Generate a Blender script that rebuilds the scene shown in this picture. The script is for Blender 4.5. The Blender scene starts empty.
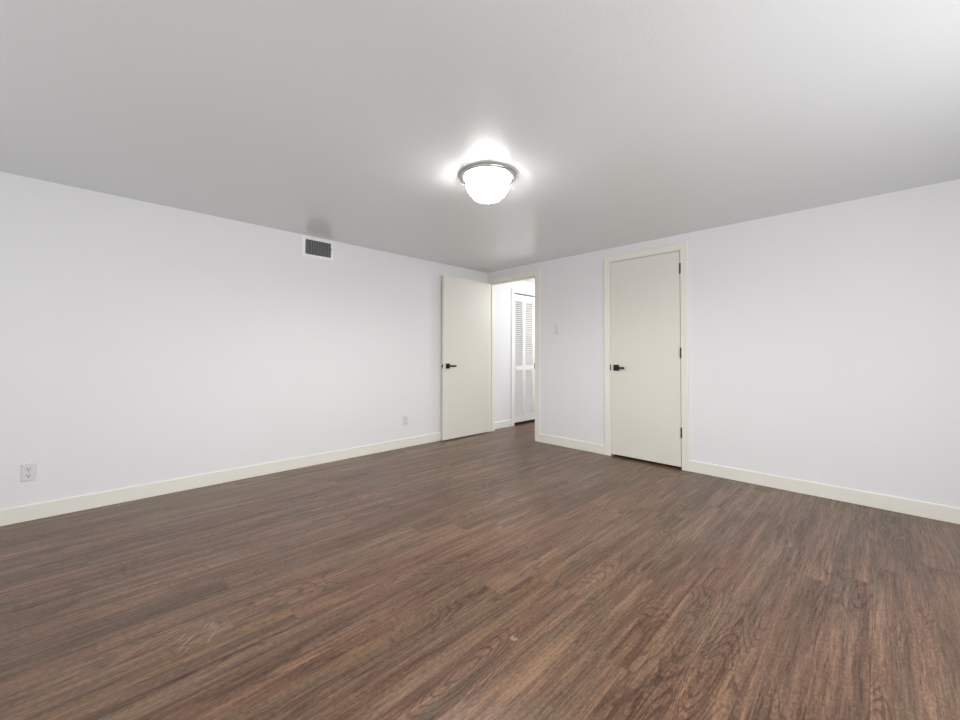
import bpy, bmesh, math, random
from mathutils import Vector, Matrix
random.seed(4)
sc = bpy.context.scene
C = sc.collection
PI = math.pi

# ------------------------------------------------------------------ camera
F_PX, YAW, PITCH, ROLL = 397.75, 45.229, 1.2869, 0.1487
CAM = Vector((3.8142, -3.9198, 1.0628))
a, p_, r_ = math.radians(YAW), math.radians(PITCH), math.radians(ROLL)
Fv = Vector((-math.sin(a), math.cos(a), 0)); Rv = Vector((math.cos(a), math.sin(a), 0)); Uv = Vector((0, 0, 1))
F2 = Fv*math.cos(p_) + Uv*math.sin(p_); U2 = Uv*math.cos(p_) - Fv*math.sin(p_)
R3 = Rv*math.cos(r_) + U2*math.sin(r_); U3 = -Rv*math.sin(r_) + U2*math.cos(r_)
cd = bpy.data.cameras.new('camera'); cam = bpy.data.objects.new('camera', cd); C.objects.link(cam)
m = Matrix((R3, U3, -F2)).transposed().to_4x4(); m.translation = CAM; cam.matrix_world = m
cd.sensor_fit = 'HORIZONTAL'; cd.sensor_width = 36; cd.lens = F_PX/960*36
cd.shift_y = -15.19/960; cd.clip_start = .02; cd.clip_end = 100
sc.camera = cam

# ------------------------------------------------------------------ view, world, added daylight fill
vs = sc.view_settings
vs.view_transform = 'Standard'; vs.look = 'None'; vs.gamma = 1; vs.use_curve_mapping = False
vs.exposure = 0.0
w = bpy.data.worlds.new('world'); sc.world = w; w.use_nodes = True
w.node_tree.nodes['Background'].inputs[0].default_value = (.75, .85, 1, 1)
w.node_tree.nodes['Background'].inputs[1].default_value = .8

def area(name, loc, rot, sx, sy, power, col=(1, 1, 1)):
    d = bpy.data.lights.new(name, 'AREA'); d.shape = 'RECTANGLE'; d.size = sx; d.size_y = sy
    d.energy = power; d.color = col
    o = bpy.data.objects.new(name, d); C.objects.link(o); o.location = loc; o.rotation_euler = rot
    return o
W_RIGHT, W_FRONT, H = 5.2, -5.4, 2.18
POW = dict(front=20., right=77., hall=38., down=60., bowl=84.)
# added area lights fill the room as daylight from two unseen, guessed windows
area('added_fill_front', (2.6, W_FRONT+.06, 1.25), (PI/2, 0, 0), 3.6, 1.3, POW['front'], (1, .99, .985))
area('added_fill_right', (W_RIGHT-.06, -2.9, 1.25), (PI/2, 0, PI/2), 2.8, 1.3, POW['right'], (.98, .99, 1))
# hallway ceiling lamp light
d = bpy.data.lights.new('hall_lamp', 'POINT'); d.energy = POW['hall']; d.shadow_soft_size = .14
o = bpy.data.objects.new('hall_lamp', d); C.objects.link(o); o.location = (1.0, 1.5, 1.95)

# ------------------------------------------------------------------ materials
def mat(name, col, rough=.5, metal=0., bump=None, spec=.5):
    m = bpy.data.materials.new(name); m.use_nodes = True
    nt = m.node_tree; b = nt.nodes['Principled BSDF']
    b.inputs['Base Color'].default_value = (*col, 1); b.inputs['Roughness'].default_value = rough
    b.inputs['Metallic'].default_value = metal; b.inputs['Specular IOR Level'].default_value = spec
    tc = nt.nodes.new('ShaderNodeTexCoord')
    sc_, st, ds, var = bump or (30, .02, .001, .01)
    n = nt.nodes.new('ShaderNodeTexNoise'); n.inputs['Scale'].default_value = sc_; n.inputs['Detail'].default_value = 3
    nt.links.new(tc.outputs['Object'], n.inputs['Vector'])
    bp = nt.nodes.new('ShaderNodeBump'); bp.inputs['Strength'].default_value = st; bp.inputs['Distance'].default_value = ds
    nt.links.new(n.outputs[0], bp.inputs['Height']); nt.links.new(bp.outputs[0], b.inputs['Normal'])
    # tiny paint variation
    n2 = nt.nodes.new('ShaderNodeTexNoise'); n2.inputs['Scale'].default_value = 2.2; n2.inputs['Detail'].default_value = 4
    nt.links.new(tc.outputs['Object'], n2.inputs['Vector'])
    mr = nt.nodes.new('ShaderNodeMapRange'); mr.inputs['To Min'].default_value = 1-var; mr.inputs['To Max'].default_value = 1+var
    nt.links.new(n2.outputs[0], mr.inputs['Value'])
    vm = nt.nodes.new('ShaderNodeVectorMath'); vm.operation = 'SCALE'; vm.inputs[0].default_value = col
    nt.links.new(mr.outputs[0], vm.inputs['Scale']); nt.links.new(vm.outputs[0], b.inputs['Base Color'])
    return m
M = {}
M['wall'] = mat('wall_paint', (.80, .80, .815), .55, bump=(90, .2, .0012, .012), spec=.3)
M['ceiling'] = mat('ceiling_paint', (.765, .79, .80), .26, bump=(95, .45, .0016, .008), spec=1.0)
M['trim'] = mat('cream_trim_paint', (.82, .81, .735), .38, bump=(25, .04, .001, .01))
M['door'] = mat('cream_door_paint', (.76, .745, .675), .42, bump=(18, .05, .001, .015))
M['white'] = mat('white_gloss_paint', (.84, .84, .82), .4)
M['plastic'] = mat('white_plastic', (.72, .72, .72), .35)
M['slot'] = mat('dark_slot', (.05, .05, .05), .6)
M['black'] = mat('black_metal', (.014, .012, .011), .45, .2)
M['vent'] = mat('white_vent_enamel', (.93, .93, .93), .4)
M['vent_dark'] = mat('gap_shade', (.10, .10, .10), .6)  # dark colour stands in for shade in the vent and the track gap
M['vent_slat'] = mat('vent_grey_slats', (.30, .30, .30), .5)
M['nickel'] = mat('brushed_nickel', (.52, .51, .49), .3, .9)
M['dark'] = mat('closet_shade_dark', (.25, .24, .23), .8)  # closet walls coloured dark so the gaps at the doors look shaded

def glass_pane():
    m = bpy.data.materials.new('window_glass'); m.use_nodes = True
    b = m.node_tree.nodes['Principled BSDF']; b.inputs['Transmission Weight'].default_value = 1; b.inputs['Roughness'].default_value = 0; b.inputs['IOR'].default_value = 1.45
    return m
M['glass'] = glass_pane()

def bowl_mat():
    m = bpy.data.materials.new('lit_cut_glass'); m.use_nodes = True
    nt = m.node_tree; b = nt.nodes['Principled BSDF']; L = nt.links.new
    b.inputs['Base Color'].default_value = (.9, .9, .9, 1); b.inputs['Roughness'].default_value = .15
    tc = nt.nodes.new('ShaderNodeTexCoord')
    v = nt.nodes.new('ShaderNodeTexVoronoi'); v.feature = 'DISTANCE_TO_EDGE'; v.inputs['Scale'].default_value = 38
    L(tc.outputs['Object'], v.inputs['Vector'])
    n = nt.nodes.new('ShaderNodeTexNoise'); n.inputs['Scale'].default_value = 26; n.inputs['Detail'].default_value = 2
    L(tc.outputs['Object'], n.inputs['Vector'])
    mn = nt.nodes.new('ShaderNodeMath'); mn.operation = 'MULTIPLY'; mn.inputs[1].default_value = .5; L(n.outputs[0], mn.inputs[0])
    ad = nt.nodes.new('ShaderNodeMath'); ad.operation = 'ADD'; L(v.outputs['Distance'], ad.inputs[0]); L(mn.outputs[0], ad.inputs[1])
    mr = nt.nodes.new('ShaderNodeMapRange'); mr.inputs['From Min'].default_value = .37; mr.inputs['From Max'].default_value = .60
    mr.inputs['To Min'].default_value = .6; mr.inputs['To Max'].default_value = POW['bowl']; mr.interpolation_type = 'SMOOTHSTEP'
    L(ad.outputs[0], mr.inputs['Value'])
    b.inputs['Emission Color'].default_value = (1, .985, .95, 1); L(mr.outputs[0], b.inputs['Emission Strength'])
    bp = nt.nodes.new('ShaderNodeBump'); bp.inputs['Strength'].default_value = .8; bp.inputs['Distance'].default_value = .006
    L(v.outputs['Distance'], bp.inputs['Height']); L(bp.outputs[0], b.inputs['Normal'])
    return m
M['bowl'] = bowl_mat()

def floor_mat():
    m = bpy.data.materials.new('walnut_plank_floor'); m.use_nodes = True
    nt = m.node_tree; N = nt.nodes.new; L = nt.links.new; b = nt.nodes['Principled BSDF']
    def math_(op, a=None, b_=None, c=None):
        n = N('ShaderNodeMath'); n.operation = op
        for i, v in enumerate((a, b_, c)):
            if v is None: continue
            if isinstance(v, (int, float)): n.inputs[i].default_value = v
            else: L(v, n.inputs[i])
        return n.outputs[0]
    def comb(x, y, z=0.):
        n = N('ShaderNodeCombineXYZ')
        for i, v in enumerate((x, y, z)):
            if isinstance(v, (int, float)): n.inputs[i].default_value = v
            else: L(v, n.inputs[i])
        return n.outputs[0]
    def noise(vec, scale, detail=3, rough=.5, dist=0.):
        n = N('ShaderNodeTexNoise'); n.inputs['Scale'].default_value = scale; n.inputs['Detail'].default_value = detail
        n.inputs['Roughness'].default_value = rough; n.inputs['Distortion'].default_value = dist; L(vec, n.inputs['Vector']); return n.outputs[0]
    def mrange(v, a0, a1, b0, b1, smooth=False):
        n = N('ShaderNodeMapRange'); L(v, n.inputs['Value'])
        if smooth: n.interpolation_type = 'SMOOTHSTEP'
        for k, x in zip(('From Min', 'From Max', 'To Min', 'To Max'), (a0, a1, b0, b1)): n.inputs[k].default_value = x
        return n.outputs[0]
    tc = N('ShaderNodeTexCoord'); sp = N('ShaderNodeSeparateXYZ'); L(tc.outputs['Object'], sp.inputs[0])
    X, Y = sp.outputs[0], sp.outputs[1]
    PWid, PLen = .145, 1.22
    xs = math_('DIVIDE', math_('ADD', X, 10.0), PWid); row = math_('FLOOR', xs); fx = math_('FRACT', xs)
    wn = N('ShaderNodeTexWhiteNoise'); wn.noise_dimensions = '1D'; L(row, wn.inputs['W'])
    ys = math_('ADD', math_('DIVIDE', math_('ADD', Y, 20.0), PLen), wn.outputs['Value']); pid = math_('FLOOR', ys); fy = math_('FRACT', ys)
    wc = N('ShaderNodeTexWhiteNoise'); wc.noise_dimensions = '2D'; L(comb(row, pid), wc.inputs['Vector'])
    rs = N('ShaderNodeSeparateColor'); L(wc.outputs['Color'], rs.inputs[0])
    r1, r2, r3 = rs.outputs[0], rs.outputs[1], rs.outputs[2]
    offx, offy = math_('MULTIPLY', r1, 37.0), math_('MULTIPLY', r2, 53.0)
    Xo, Yo = math_('ADD', X, offx), math_('ADD', Y, offy)
    # cathedral figure: contour lines of a stretched noise
    wob = noise(comb(math_('MULTIPLY', Xo, 12.), math_('MULTIPLY', Yo, 5.)), 1.0, 3, .6)
    big = noise(comb(math_('MULTIPLY', Xo, 5.5), math_('MULTIPLY', Yo, .85)), 1.0, 1.0, .4)
    fld = math_('ADD', big, math_('MULTIPLY', wob, .04))
    ring = math_('SINE', math_('MULTIPLY', fld, 240.0))
    ringm = mrange(ring, .25, 1.0, 0, 1, True)
    ringamp = mrange(noise(comb(math_('MULTIPLY', Xo, 5.), math_('MULTIPLY', Yo, 1.7)), 1.0, 2), .47, .60, .10, 1, True)
    ringl = math_('MULTIPLY', ringm, ringamp)
    # straight streaks and pores
    s1 = noise(comb(math_('MULTIPLY', Xo, 48.), math_('MULTIPLY', Yo, 1.8)), 1.0, 5, .65, .3)
    s2 = noise(comb(math_('MULTIPLY', Xo, 190.), math_('MULTIPLY', Yo, 7.)), 1.0, 3, .65)
    s3 = noise(comb(math_('MULTIPLY', Xo, 13.), math_('MULTIPLY', Yo, .8)), 1.0, 3, .5)
    s4 = noise(comb(math_('MULTIPLY', Xo, 130.), math_('MULTIPLY', Yo, 60.)), 1.0, 2, .5)
    pore = mrange(noise(comb(math_('MULTIPLY', Xo, 120.), math_('MULTIPLY', Yo, 6.)), 1.0, 3, .6), .58, .68, 0, 1, True)
    v = math_('ADD', math_('MULTIPLY', mrange(s1, .30, .70, 0, 1), .42), math_('MULTIPLY', mrange(s2, .32, .68, 0, 1), .26))
    v = math_('ADD', v, math_('MULTIPLY', mrange(s3, .3, .7, 0, 1), .28))
    v = math_('ADD', v, math_('MULTIPLY', mrange(s4, .32, .68, 0, 1), .20))
    v = math_('SUBTRACT', v, math_('MULTIPLY', ringl, .21))
    v = math_('SUBTRACT', v, math_('MULTIPLY', pore, .26))
    v = math_('ADD', v, mrange(r3, 0, 1, -.04, .04))
    v = math_('ADD', math_('MULTIPLY', math_('SUBTRACT', v, .5), 1.22), .5)
    cr = N('ShaderNodeValToRGB'); L(v, cr.inputs[0]); e = cr.color_ramp.elements
    e[0].position = .02; e[0].color = (.038, .018, .010, 1)
    e[1].position = 1.0; e[1].color = (.30, .178, .108, 1)
    q = e.new(.32); q.color = (.092, .049, .029, 1)
    q = e.new(.60); q.color = (.152, .088, .056, 1)
    # per-plank and streaky tints: reddish, greyish, ochre
    t = N('ShaderNodeValToRGB'); t.color_ramp.interpolation = 'LINEAR'
    tn = noise(comb(math_('MULTIPLY', Xo, 10.), math_('MULTIPLY', Yo, .9)), 1.0, 3)
    tv = math_('ADD', math_('MULTIPLY', r2, .35), mrange(tn, .3, .7, 0, .65)); L(tv, t.inputs[0])
    te = t.color_ramp.elements
    te[0].position = .1; te[0].color = (1.06, .96, .94, 1)
    te[1].position = .95; te[1].color = (1.12, 1.03, .78, 1)
    q = te.new(.40); q.color = (1.02, 1.0, 1.0, 1)
    q = te.new(.66); q.color = (.90, .98, 1.0, 1)
    mx = N('ShaderNodeMix'); mx.data_type = 'RGBA'; mx.blend_type = 'MULTIPLY'; mx.inputs['Factor'].default_value = 1
    L(cr.outputs[0], mx.inputs['A']); L(t.outputs[0], mx.inputs['B'])
    # seams between planks
    ex = math_('MINIMUM', fx, math_('SUBTRACT', 1.0, fx)); ey = math_('MINIMUM', fy, math_('SUBTRACT', 1.0, fy))
    sx = mrange(ex, 0.0, .012, 1, 0); sy = mrange(ey, 0.0, .0014, 1, 0); seam = math_('MAXIMUM', sx, sy)
    mx2 = N('ShaderNodeMix'); mx2.data_type = 'RGBA'; L(math_('MULTIPLY', seam, .40), mx2.inputs['Factor']); L(mx.outputs['Result'], mx2.inputs['A'])
    mx2.inputs['B'].default_value = (.02, .012, .008, 1)
    # scuffs: a scratched patch and a pale chip
    def boxmask(cx, cy, hx, hy, soft):
        dx = mrange(math_('ABSOLUTE', math_('SUBTRACT', X, cx)), hx-soft, hx, 1, 0, True)
        dy = mrange(math_('ABSOLUTE', math_('SUBTRACT', Y, cy)), hy-soft, hy, 1, 0, True)
        return math_('MULTIPLY', dx, dy)
    # scratches run up the picture, i.e. across the diagonal of the room
    U_ = math_('ADD', X, Y); V_ = math_('SUBTRACT', X, Y)
    scr = noise(comb(math_('MULTIPLY', U_, 90.), math_('MULTIPLY', V_, 9.)), 1.0, 2)
    msk = math_('MULTIPLY', boxmask(2.0, -3.60, .085, .075, .03), mrange(scr, .54, .64, 0, .55, True))
    chip = math_('MULTIPLY', boxmask(2.832, -2.765, .020, .016, .012), mrange(noise(tc.outputs['Object'], 90, 2), .42, .52, 0, .8, True))
    msk = math_('MAXIMUM', msk, chip)
    mx3 = N('ShaderNodeMix'); mx3.data_type = 'RGBA'; L(msk, mx3.inputs['Factor']); L(mx2.outputs['Result'], mx3.inputs['A'])
    mx3.inputs['B'].default_value = (.36, .30, .26, 1)
    L(mx3.outputs['Result'], b.inputs['Base Color'])
    rr = mrange(v, 0, 1, .36, .28); L(rr, b.inputs['Roughness'])
    b.inputs['Specular IOR Level'].default_value = .36
    h = math_('SUBTRACT', math_('SUBTRACT', math_('MULTIPLY', v, .5), math_('MULTIPLY', seam, .6)), math_('MULTIPLY', pore, .3))
    bp = N('ShaderNodeBump'); bp.inputs['Strength'].default_value = .35; bp.inputs['Distance'].default_value = .0012
    L(h, bp.inputs['Height']); L(bp.outputs[0], b.inputs['Normal'])
    return m
M['floor'] = floor_mat()

# ------------------------------------------------------------------ mesh helpers
def box(bm, x0, x1, y0, y1, z0, z1, mtx=None):
    vs_ = [bm.verts.new((x, y, z)) for x in (x0, x1) for y in (y0, y1) for z in (z0, z1)]
    for f in ((0, 1, 3, 2), (4, 6, 7, 5), (0, 4, 5, 1), (2, 3, 7, 6), (0, 2, 6, 4), (1, 5, 7, 3)):
        bm.faces.new([vs_[i] for i in f])
    if mtx is not None: bmesh.ops.transform(bm, matrix=mtx, verts=vs_)
    return vs_
def lathe(bm, prof, n=64, mtx=None):
    rings = []
    new = []
    for r, z in prof:
        if r < 1e-6:
            v = bm.verts.new((0, 0, z)); rings.append([v]*n); new.append(v)
        else:
            rg = [bm.verts.new((r*math.cos(2*PI*i/n), r*math.sin(2*PI*i/n), z)) for i in range(n)]; rings.append(rg); new += rg
    for A, B in zip(rings, rings[1:]):
        for i in range(n):
            j = (i+1) % n; q = []
            for v in (A[i], A[j], B[j], B[i]):
                if v not in q: q.append(v)
            if len(q) > 2: bm.faces.new(q)
    if mtx is not None: bmesh.ops.transform(bm, matrix=mtx, verts=new)
def obj(name, bm, m_, parent=None, bevel=0., smooth=False, seg=2):
    bmesh.ops.recalc_face_normals(bm, faces=bm.faces[:])
    me = bpy.data.meshes.new(name); bm.to_mesh(me); bm.free(); me.materials.append(M[m_])
    o = bpy.data.objects.new(name, me); C.objects.link(o)
    if parent: o.parent = parent
    if bevel:
        b = o.modifiers.new('bevel', 'BEVEL'); b.width = bevel; b.segments = seg; b.limit_method = 'ANGLE'; b.angle_limit = math.radians(40)
    if smooth:
        for f in me.polygons: f.use_smooth = True
    return o
def tag(o, label, cat, group=None, kind=None):
    o['label'] = label; o['category'] = cat
    if group: o['group'] = group
    if kind: o['kind'] = kind
    return o
def empty(name, loc=(0, 0, 0), rot=(0, 0, 0)):
    o = bpy.data.objects.new(name, None); o.empty_display_size = .1; C.objects.link(o); o.location = loc; o.rotation_euler = rot; return o
def boxes(name, lst, m_, parent=None, bevel=0.):
    bm = bmesh.new()
    for b_ in lst: box(bm, *b_)
    return obj(name, bm, m_, parent, bevel)
def prism(bm, prof, axis, a0, a1, mtx=None):
    """extrude a closed 2D profile along x ('x': prof=(y,z)), or y ('y': prof=(x,z)) or z ('z': prof=(x,y))"""
    def P(p, t): return {'x': (t, p[0], p[1]), 'y': (p[0], t, p[1]), 'z': (p[0], p[1], t)}[axis]
    A = [bm.verts.new(P(p, a0)) for p in prof]; B = [bm.verts.new(P(p, a1)) for p in prof]
    n = len(prof)
    for i in range(n): bm.faces.new((A[i], A[(i+1) % n], B[(i+1) % n], B[i]))
    bm.faces.new(A); bm.faces.new(list(reversed(B)))
    if mtx is not None: bmesh.ops.transform(bm, matrix=mtx, verts=A+B)

# ------------------------------------------------------------------ the room shell
T = .115                                   # partition thickness
OX0, OX1, OZ = .030, .832, 2.037           # rough doorway
CX0, CX1, CZ = 1.796, 2.522, 2.046         # rough closet doorway
HX0, HX1, HY1 = -.030, 1.40, 3.0            # hallway
BY0, BY1, BZ = .595, 1.60, 1.985           # bifold closet opening in the hallway's left wall

tag(boxes('floor', [(-.9, W_RIGHT+.1, W_FRONT-.1, HY1+.1, -.06, 0)], 'floor'), 'dark brown wood plank floor running through room and hallway', 'floor', kind='structure')
tag(boxes('ceiling', [(-.1, W_RIGHT+.1, W_FRONT-.1, .0, H, H+.1)], 'ceiling'), 'pale grey textured ceiling of the room', 'ceiling', kind='structure')
tag(boxes('ceiling_hall', [(-.9, 1.5, .0, HY1+.1, H, H+.1), (1.5, 3.2, .0, 1.1, H, H+.1)], 'white'), 'white ceiling over the hallway beyond the doorway', 'ceiling', kind='structure')
tag(boxes('wall_left', [(-.1, 0, W_FRONT-.1, 0, 0, H)], 'wall'), 'white wall on the left with air vent near the ceiling', 'wall', kind='structure')
tag(boxes('wall_back', [(-.1, OX0, 0, T, 0, H), (OX0, OX1, 0, T, OZ, H), (OX1, CX0, 0, T, 0, H), (CX0, CX1, 0, T, CZ, H), (CX1, W_RIGHT+.1, 0, T, 0, H)], 'wall'),
    'white wall on the right holding doorway and closed door', 'wall', kind='structure')
# unseen walls behind the camera, each opened for an added window
tag(boxes('wall_right', [(W_RIGHT, W_RIGHT+.1, W_FRONT-.1, -4.3, 0, H), (W_RIGHT, W_RIGHT+.1, -4.3, -1.5, 0, .6), (W_RIGHT, W_RIGHT+.1, -4.3, -1.5, 1.9, H), (W_RIGHT, W_RIGHT+.1, -1.5, 0, 0, H)], 'wall'),
    'white wall to the right of the camera, opened for an added window', 'wall', kind='structure')
tag(boxes('wall_front', [(0, .8, W_FRONT-.1, W_FRONT, 0, H), (.8, 4.4, W_FRONT-.1, W_FRONT, 0, .6), (.8, 4.4, W_FRONT-.1, W_FRONT, 1.9, H), (4.4, W_RIGHT, W_FRONT-.1, W_FRONT, 0, H)], 'wall'),
    'white wall behind the camera, opened for an added window', 'wall', kind='structure')
def window(name, x0, x1, along, plane, label):
    root = empty(name); tag(root, label, 'window', kind='structure')
    def bb(u0, u1, z0, z1, d0, d1):
        return (u0, u1, plane+d0, plane+d1, z0, z1) if along == 'x' else (plane+d0, plane+d1, u0, u1, z0, z1)
    s = -1 if along == 'x' else 1
    def D(a_, b_): return (min(a_*s, b_*s), max(a_*s, b_*s))
    d = D(.03, .08); mid = (x0+x1)/2
    boxes('window_frame', [bb(x0, x1, .6, .65, *d), bb(x0, x1, 1.85, 1.9, *d), bb(x0, x0+.05, .65, 1.85, *d), bb(x1-.05, x1, .65, 1.85, *d), bb(mid-.025, mid+.025, .65, 1.85, *d)], 'white', root)
    g = D(.052, .058)
    boxes('pane', [bb(x0+.05, mid-.025, .65, 1.85, *g), bb(mid+.025, x1-.05, .65, 1.85, *g)], 'glass', root)
window('added_window_1', .8, 4.4, 'x', W_FRONT, 'wide unseen two-pane window added around the fill light behind the camera')  # unseen windows, added around the two fill lights
window('added_window_2', -4.3, -1.5, 'y', W_RIGHT, 'unseen two-pane window added around the fill light to the right of the camera')
# hallway
tag(boxes('wall_hall_left', [(HX0-.1, HX0, T, BY0, 0, H), (HX0-.1, HX0, BY0, BY1, BZ, H), (HX0-.1, HX0, BY1, HY1, 0, H)], 'wall'), 'white hallway wall left of the louvred closet', 'wall', kind='structure')
tag(boxes('wall_hall_right', [(HX1, HX1+.1, T, HY1, 0, H)], 'wall'), 'white wall on the right side of the hallway', 'wall', kind='structure')
tag(boxes('wall_hall_end', [(HX0-.1, HX1+.1, HY1, HY1+.1, 0, H)], 'wall'), 'white wall closing the far end of the hallway', 'wall', kind='structure')
tag(boxes('wall_hall_closet', [(-.85, -.8, .45, 1.75, 0, H), (-.8, HX0-.1, .45, .5, 0, H), (-.8, HX0-.1, 1.7, 1.75, 0, H)], 'dark'), 'inside of the hallway closet behind the louvred doors, coloured dark for shade', 'wall', kind='structure')
tag(boxes('wall_closet', [(1.55, 2.9, .95, 1.0, 0, H), (1.51, 1.55, T, 1.0, 0, H), (2.9, 2.95, T, 1.0, 0, H)], 'dark'), 'inside of the closet behind the closed door, coloured dark for shade', 'wall', kind='structure')

# baseboards: flat board with an eased top edge
BH, BT = .102, .012
def baseboard(name, axis, a0, a1, plane, side, label, m_='trim'):
    s = side
    prof = [(plane, .0015), (plane+s*BT, .0015), (plane+s*BT, BH-.006), (plane+s*(BT-.005), BH), (plane, BH)]
    bm = bmesh.new(); prism(bm, prof, axis, a0, a1)
    tag(obj(name, bm, m_), label, 'baseboard', kind='structure')
CASL, CASR = .902, 1.748
baseboard('baseboard_left', 'y', W_FRONT, -.017, 0, 1, 'cream baseboard along the left wall')
baseboard('baseboard_back', 'x', CASL, CASR, 0, -1, 'short cream baseboard between doorway and closed door')
baseboard('baseboard_right', 'x', 2.572, W_RIGHT, 0, -1, 'cream baseboard right of the closed door')
baseboard('baseboard_hall', 'y', T, .53, HX0, 1, 'short pale baseboard in the hallway before the louvred closet', 'white')
baseboard('baseboard_hall_end', 'x', HX0, HX1, HY1, -1, 'baseboard at the far end of the hallway', 'white')

# trim around the two openings: jambs, stops and casings
def frame(name, x0, x1, zt, cl, cr, ct, label, stops_y, cas_in=.006):
    root = empty(name, ((x0+x1)/2, 0, 0)); tag(root, label, 'door frame', kind='structure')
    ox = -(x0+x1)/2
    J = .016
    def S(b_): return (b_[0]+ox, b_[1]+ox, *b_[2:])
    boxes('jamb', [S((x0, x0+J, -.001, T+.001, .001, zt-J)), S((x1-J, x1, -.001, T+.001, .001, zt-J)), S((x0, x1, -.001, T+.001, zt-J, zt))], 'trim', root, .0012)
    y0, y1 = stops_y
    boxes('door_stop', [S((x0+J, x0+J+.011, y0, y1, .001, zt-J-.011)), S((x1-J-.011, x1-J, y0, y1, .001, zt-J-.011)), S((x0+J, x1-J, y0, y1, zt-J-.011, zt-J))], 'trim', root, .001)
    for nm, (ya, yb) in (('casing', (-.015, -.0005)), ('casing', (T+.0005, T+.015))):
        # mitred casing swept round the opening with a small bead along the outer edge
        bm = bmesh.new()
        s = -1 if ya < 0 else 1; base = 0 if ya < 0 else T
        il, ir, it = x0+J-cas_in, x1-J+cas_in, zt-J+cas_in
        def ringpts(t): # t 0 = inner edge, 1 = outer edge
            return [(il+(cl-il)*t, .001), (il+(cl-il)*t, it+(ct-it)*t), (ir+(cr-ir)*t, it+(ct-it)*t), (ir+(cr-ir)*t, .001)]
        steps = [(0, .0), (0, .009), (.05, .0105), (.66, .012), (.70, .0145), (.95, .0150), (1, .013), (1, .0)]
        rows = []
        for t, d in steps:
            rows.append([bm.verts.new((x+ox, base+s*d, z)) for x, z in ringpts(t)])
        n = len(rows)
        for i in range(n):
            A, B = rows[i], rows[(i+1) % n]
            for k in range(3): bm.faces.new((A[k], A[k+1], B[k+1], B[k]))
        bm.faces.new([r[0] for r in rows]); bm.faces.new([r[3] for r in reversed(rows)])
        obj(nm, bm, 'trim', root)
    return root, ox
f1, ox1 = frame('trim_1', OX0-.004, OX1+.004, OZ+.004, .0, CASL, 2.092, 'cream casing around the open doorway in the corner', (.042, .08))
f2, ox2 = frame('trim_2', CX0, CX1, CZ, CASR, 2.572, 2.102, 'cream casing around the closed door', (.042, .08))
sp_ = boxes('strike_plate', [(.8145+ox1, .8195+ox1, -.006, .032, .885, .950)], 'black', f1, .001); sp_['label'] = 'black strike plate'

# ------------------------------------------------------------------ the two flush doors
def lever_handle(root, cx, cz, yface, s, dirx, reach=.098):
    """square rose with a straight lever; s = outward direction along y, dirx = lever direction along x"""
    rt = boxes('handle', [(cx-.030, cx+.030, *sorted((yface, yface+s*.009)), cz-.031, cz+.031)], 'black', root, .0015)
    rt['label'] = 'black square door handle rose'
    bm = bmesh.new()
    lathe(bm, [(0, 0), (.0115, 0), (.0115, .028), (.0, .028)], 24, Matrix.Translation((cx, yface+s*.008, cz)) @ Matrix.Rotation(-s*PI/2, 4, 'X'))
    x_a, x_b = sorted((cx-dirx*.010, cx+dirx*reach))
    box(bm, x_a, x_b, *sorted((yface+s*.028, yface+s*.040)), cz-.011, cz+.010)
    obj('lever', bm, 'black', rt, .002)
    return rt
def hinge(root, x, y, z, s):
    bm = bmesh.new()
    for k in range(5):
        lathe(bm, [(0, -.0092), (.0070, -.0092), (.0080, -.008), (.0080, .008), (.0070, .0092), (0, .0092)], 16, Matrix.Translation((x, y, z-.038+.019*k)))
    lathe(bm, [(0, 0), (.0045, 0), (.0045, .003), (0, .005)], 12, Matrix.Translation((x, y, z+.0475)))
    h = obj('hinge', bm, 'black', root); h['label'] = 'black hinge knuckle'
    return h
DT = .035
# closed closet door: hinged on the right
root = empty('door_2', (2.5045, 0, 0)); tag(root, 'closed cream slab door in the right wall with three black hinges', 'door', kind='structure')
X0, X1 = 1.8145-2.5045, 2.5035-2.5045
boxes('door_panel', [(X0, X1, .001, DT, .022, 2.0265)], 'door', root, .0015)
lever_handle(root, 1.876-2.5045, .921, .001, -1, 1)
for z in (1.862, 1.075, .338): hinge(root, 2.5095-2.5045, -.006, z, -1)
o = boxes('latch', [(X0-.013, X0-.001, -.0035, .03, .893, .954)], 'black', root, .0008); o['label'] = 'black latch plate in the gap beside the door'

# open door: same slab, swung against the left wall
W1 = .806
root = empty('door_1', (.0310, -.0165, 0)); tag(root, 'cream slab door swung wide open against the left wall', 'door', kind='structure')
# local frame: x runs from the hinge to the free edge, y- faces the room
bm_m = Matrix.Rotation(-PI/2, 4, 'Z')
root.rotation_euler = (0, 0, -PI/2 - math.radians(.3))
# after rotation local +x -> world -y, local +y -> world +x
boxes('door_panel', [(.003, W1, 0, DT, .010, 2.022)], 'door', root, .0015)
lever_handle(root, W1-.066, .911, DT, 1, -1, .112)
boxes('latch_plate', [(W1-.0002, W1+.0012, .006, .029, .880, .945)], 'nickel', root, .0004)['label'] = 'metal latch plate on the door edge'
boxes('latch', [(W1+.001, W1+.011, .012, .024, .897, .925)], 'black', root, .001)
# compact rose on the wall side
rr_ = boxes('handle', [(W1-.092, W1-.032, -.009, 0, .884, .946)], 'black', root, .0015); rr_['label'] = 'black handle on the wall side of the door'
boxes('lever', [(W1-.160, W1-.052, -.020, -.014, .904, .925), (W1-.072, W1-.052, -.015, -.008, .905, .925)], 'black', rr_, .002)
for z in (1.862, 1.075, .338): hinge(root, -.001, -.004, z, -1)

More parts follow.
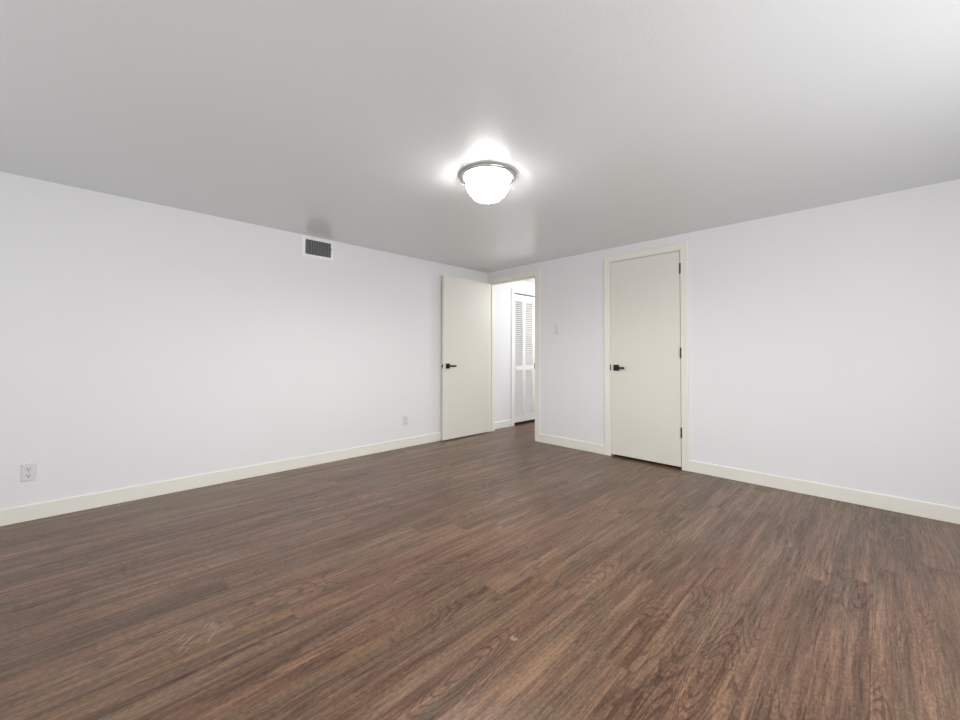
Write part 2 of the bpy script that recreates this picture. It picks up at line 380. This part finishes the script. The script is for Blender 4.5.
# ------------------------------------------------------------------ louvred bifold doors in the hallway
# frame of the opening
tr = empty('trim_3', (HX0, (BY0+BY1)/2, 0)); tag(tr, 'white casing around the louvred closet in the hallway', 'door frame', kind='structure')
oy = -(BY0+BY1)/2
boxes('jamb', [(-.1, .001, BY0+oy, BY0+.014+oy, .001, BZ-.008), (-.1, .001, BY1-.014+oy, BY1+oy, .001, BZ-.008), (-.1, .001, BY0+oy, BY1+oy, BZ-.008, BZ)], 'white', tr)
bm = bmesh.new()
box(bm, 0, .011, BY0-.055+oy, BY0+.008+oy, .001, BZ+.05); box(bm, 0, .011, BY1-.008+oy, BY1+.055+oy, .001, BZ+.05); box(bm, 0, .011, BY0+.008+oy, BY1-.008+oy, BZ-.006, BZ+.05)
obj('casing', bm, 'white', tr, .002)
boxes('track', [(-.060, -.035, BY0+.014+oy, BY1-.014+oy, BZ-.020, BZ-.0085)], 'vent_dark', tr)['label'] = 'metal sliding track above the louvred doors, coloured dark as gap shade'  # track coloured dark to deepen the shade above the doors
LW = (BY1-BY0-.028-.012)/4
def leaf(root, y0, knob):
    st, th = .034, .028
    z0, z1 = .036, 1.958
    rails = [(z0, .135), (.818, .878), (1.868, z1)]
    x0, x1 = -th/2, th/2
    fr = boxes('leaf', [(x0, x1, y0, y0+st, z0, z1), (x0, x1, y0+LW-st, y0+LW, z0, z1)] + [(x0, x1, y0+st, y0+LW-st, a_, b_) for a_, b_ in rails], 'white', root, .001)
    bm = bmesh.new()
    for (za, zb) in ((.135, .818), (.878, 1.868)):
        n = round((zb-za)/.0298); pt = (zb-za)/n
        for k in range(n):
            zc = za+pt*(k+.5)
            box(bm, -.0155, .0155, y0+st-.002, y0+LW-st+.002, -.0032, .0032, Matrix.Translation((0, 0, zc)) @ Matrix.Rotation(math.radians(43), 4, 'Y'))
    obj('louvers', bm, 'white', fr)
    if knob is not None:
        bm = bmesh.new(); lathe(bm, [(0, 0), (.007, 0), (.006, .010), (.013, .016), (.016, .022), (.013, .028), (0, .031)], 24, Matrix.Translation((x1, knob, .850)) @ Matrix.Rotation(PI/2, 4, 'Y'))
        obj('knob', bm, 'white', fr, smooth=True)
for i, (nm, lab) in enumerate((('door_3', 'white louvred bifold door nearest the doorway, in the hallway'), ('door_4', 'white louvred bifold door farther down the hallway'))):
    ys = BY0+.016 + i*(2*LW+.006)
    root = empty(nm, (HX0-.022, ys, 0)); tag(root, lab, 'door', kind='structure')
    leaf(root, 0, None if i == 0 else LW-.03); leaf(root, LW+.003, .03 if i == 0 else None)

# ------------------------------------------------------------------ ceiling light
LX, LY = 2.093, -2.148
root = empty('ceiling_light', (LX, LY, H)); tag(root, 'lit round ceiling light with cut-glass bowl and metal rim', 'ceiling light')
bm = bmesh.new()
lathe(bm, [(0, -.0005), (.166, -.0005), (.177, -.006), (.1775, -.014), (.174, -.020), (.160, -.022), (.141, -.018), (.139, -.012), (0, -.012)], 96)
obj('rim', bm, 'nickel', root, smooth=True)['label'] = 'brushed metal rim'
bm = bmesh.new(); prof = [(.137, -.0135), (.1375, -.028)]
for k in range(0, 25):
    t = k/24*PI/2; prof.append((.1375*math.cos(t)**.72 if k < 24 else 0, -.034-.128*math.sin(t)))
lathe(bm, prof, 96); obj('glass_bowl', bm, 'bowl', root, smooth=True)['label'] = 'glowing cut-glass bowl'
# the light the bulbs throw down through the bowl
d = bpy.data.lights.new('ceiling_lamp', 'SPOT'); d.energy = POW['down']; d.spot_size = math.radians(178); d.spot_blend = .6; d.shadow_soft_size = .06; d.color = (1, .985, .955)
o = bpy.data.objects.new('ceiling_lamp', d); C.objects.link(o); o.location = (LX, LY, H-.24)

# ------------------------------------------------------------------ air vent
VY0, VY1, VZ0, VZ1 = -2.492, -2.192, 1.978, 2.166
root = empty('air_vent', (0, (VY0+VY1)/2, VZ0)); tag(root, 'white wall air vent with vertical grey slats just under the ceiling', 'air vent')
oy = -(VY0+VY1)/2; oz = -VZ0
GY0, GY1, GZ0, GZ1 = -2.466, -2.218, 2.002, 2.143
bm = bmesh.new()
outer = [(VY0, VZ0), (VY1, VZ0), (VY1, VZ1), (VY0, VZ1)]; inner = [(GY0, GZ0), (GY1, GZ0), (GY1, GZ1), (GY0, GZ1)]
rows = []
for pts, d in ((outer, .0006), (outer, .004), (inner, .011), (inner, .0006)):
    rows.append([bm.verts.new((d, y+oy, z+oz)) for y, z in pts])
for i in range(4):
    A, B = rows[i], rows[(i+1) % 4]
    for k in range(4): bm.faces.new((A[k], A[(k+1) % 4], B[(k+1) % 4], B[k]))
obj('vent_frame', bm, 'vent', root)
boxes('duct_shade', [(.0006, .0014, GY0+oy, GY1+oy, GZ0+oz, GZ1+oz)], 'vent_dark', root)  # dark sheet stands in for the shaded depth of the duct
bm = bmesh.new(); n = 15
for k in range(n):
    yc = GY0+(GY1-GY0)*(k+.5)/n
    box(bm, -.0042, .0042, -.0010, .0010, 0, GZ1-GZ0, Matrix.Translation((.0066, yc+oy, GZ0+oz)) @ Matrix.Rotation(math.radians(24 if k % 2 else 8), 4, 'Z'))
obj('slats', bm, 'vent_slat', root)
boxes('damper_lever', [(.006, .016, -2.221+oy, -2.216+oy, 2.072+oz, 2.096+oz)], 'vent_slat', root)

# ------------------------------------------------------------------ outlets and switch
def screw(parent, y, z, x=.0055):
    bm = bmesh.new(); lathe(bm, [(0, 0), (.0032, 0), (.0026, .0011), (0, .0013)], 16, Matrix.Translation((x, y, z)) @ Matrix.Rotation(PI/2, 4, 'Y'))
    obj('screw', bm, 'nickel', parent)
def plate(parent, w_=.066, h_=.113):
    bm = bmesh.new(); r = []
    for s, d in ((1, .0004), (1, .003), (.93, .0058)):
        hy, hz = w_/2*s if s == 1 else w_/2-.004, h_/2 if s == 1 else h_/2-.004
        r.append([bm.verts.new((d, y, z)) for y, z in ((-hy, -hz), (hy, -hz), (hy, hz), (-hy, hz))])
    for A, B in zip(r, r[1:]):
        for k in range(4): bm.faces.new((A[k], A[(k+1) % 4], B[(k+1) % 4], B[k]))
    bm.faces.new(r[-1]); bm.faces.new(list(reversed(r[0])))
    return obj('cover_plate', bm, 'plastic', parent)
def make_outlet(label, loc):
    root = empty('wall_outlet', loc); tag(root, label, 'outlet', 'duplex outlets on the left wall'); plate(root)
    for zc in (.0205, -.0205):
        bm = bmesh.new(); n = 28; prof = []
        for i in range(n):
            t = 2*PI*i/n; prof.append((.0172*math.cos(t), max(-.0135, min(.0135, .0172*math.sin(t)))+zc))
        # face of the receptacle: disc with flattened top and bottom
        A = [bm.verts.new((.005, y, z)) for y, z in prof]; B = [bm.verts.new((.0078, y*.96, (z-zc)*.96+zc)) for y, z in prof]
        for i in range(n): bm.faces.new((A[i], A[(i+1) % n], B[(i+1) % n], B[i]))
        bm.faces.new(B)
        s = obj('socket', bm, 'plastic', root)
        bm = bmesh.new()
        box(bm, .0070, .0081, -.0082, -.0048, zc-.001, zc+.0090); box(bm, .0070, .0081, .0048, .0080, zc, zc+.0085)
        lathe(bm, [(0, 0), (.0038, 0), (.0038, .0011), (0, .0011)], 14, Matrix.Translation((.0070, 0, zc-.0075)) @ Matrix.Rotation(PI/2, 4, 'Y'))
        obj('socket_slots', bm, 'slot', s)['label'] = 'dark plug slots'
    screw(root, 0, 0)
    return root
make_outlet('white double wall outlet at the far left edge, low above the baseboard', (0, -4.161, .306))
make_outlet('small distant white wall outlet left of the open door', (0, -1.326, .302))
root = empty('light_switch', (1.143, 0, 1.344), (0, 0, -PI/2)); tag(root, 'white toggle light switch between the doorway and the closed door', 'light switch')
plate(root)
bm = bmesh.new(); box(bm, .0050, .0072, -.006, .006, -.0125, .0125); obj('toggle_collar', bm, 'plastic', root, .0008)
bm = bmesh.new(); box(bm, 0, .017, -.0042, .0042, -.0048, .0048, Matrix.Translation((.005, 0, 0)) @ Matrix.Rotation(math.radians(-26), 4, 'Y')); obj('toggle', bm, 'plastic', root, .0012)
screw(root, 0, .030); screw(root, 0, -.030)
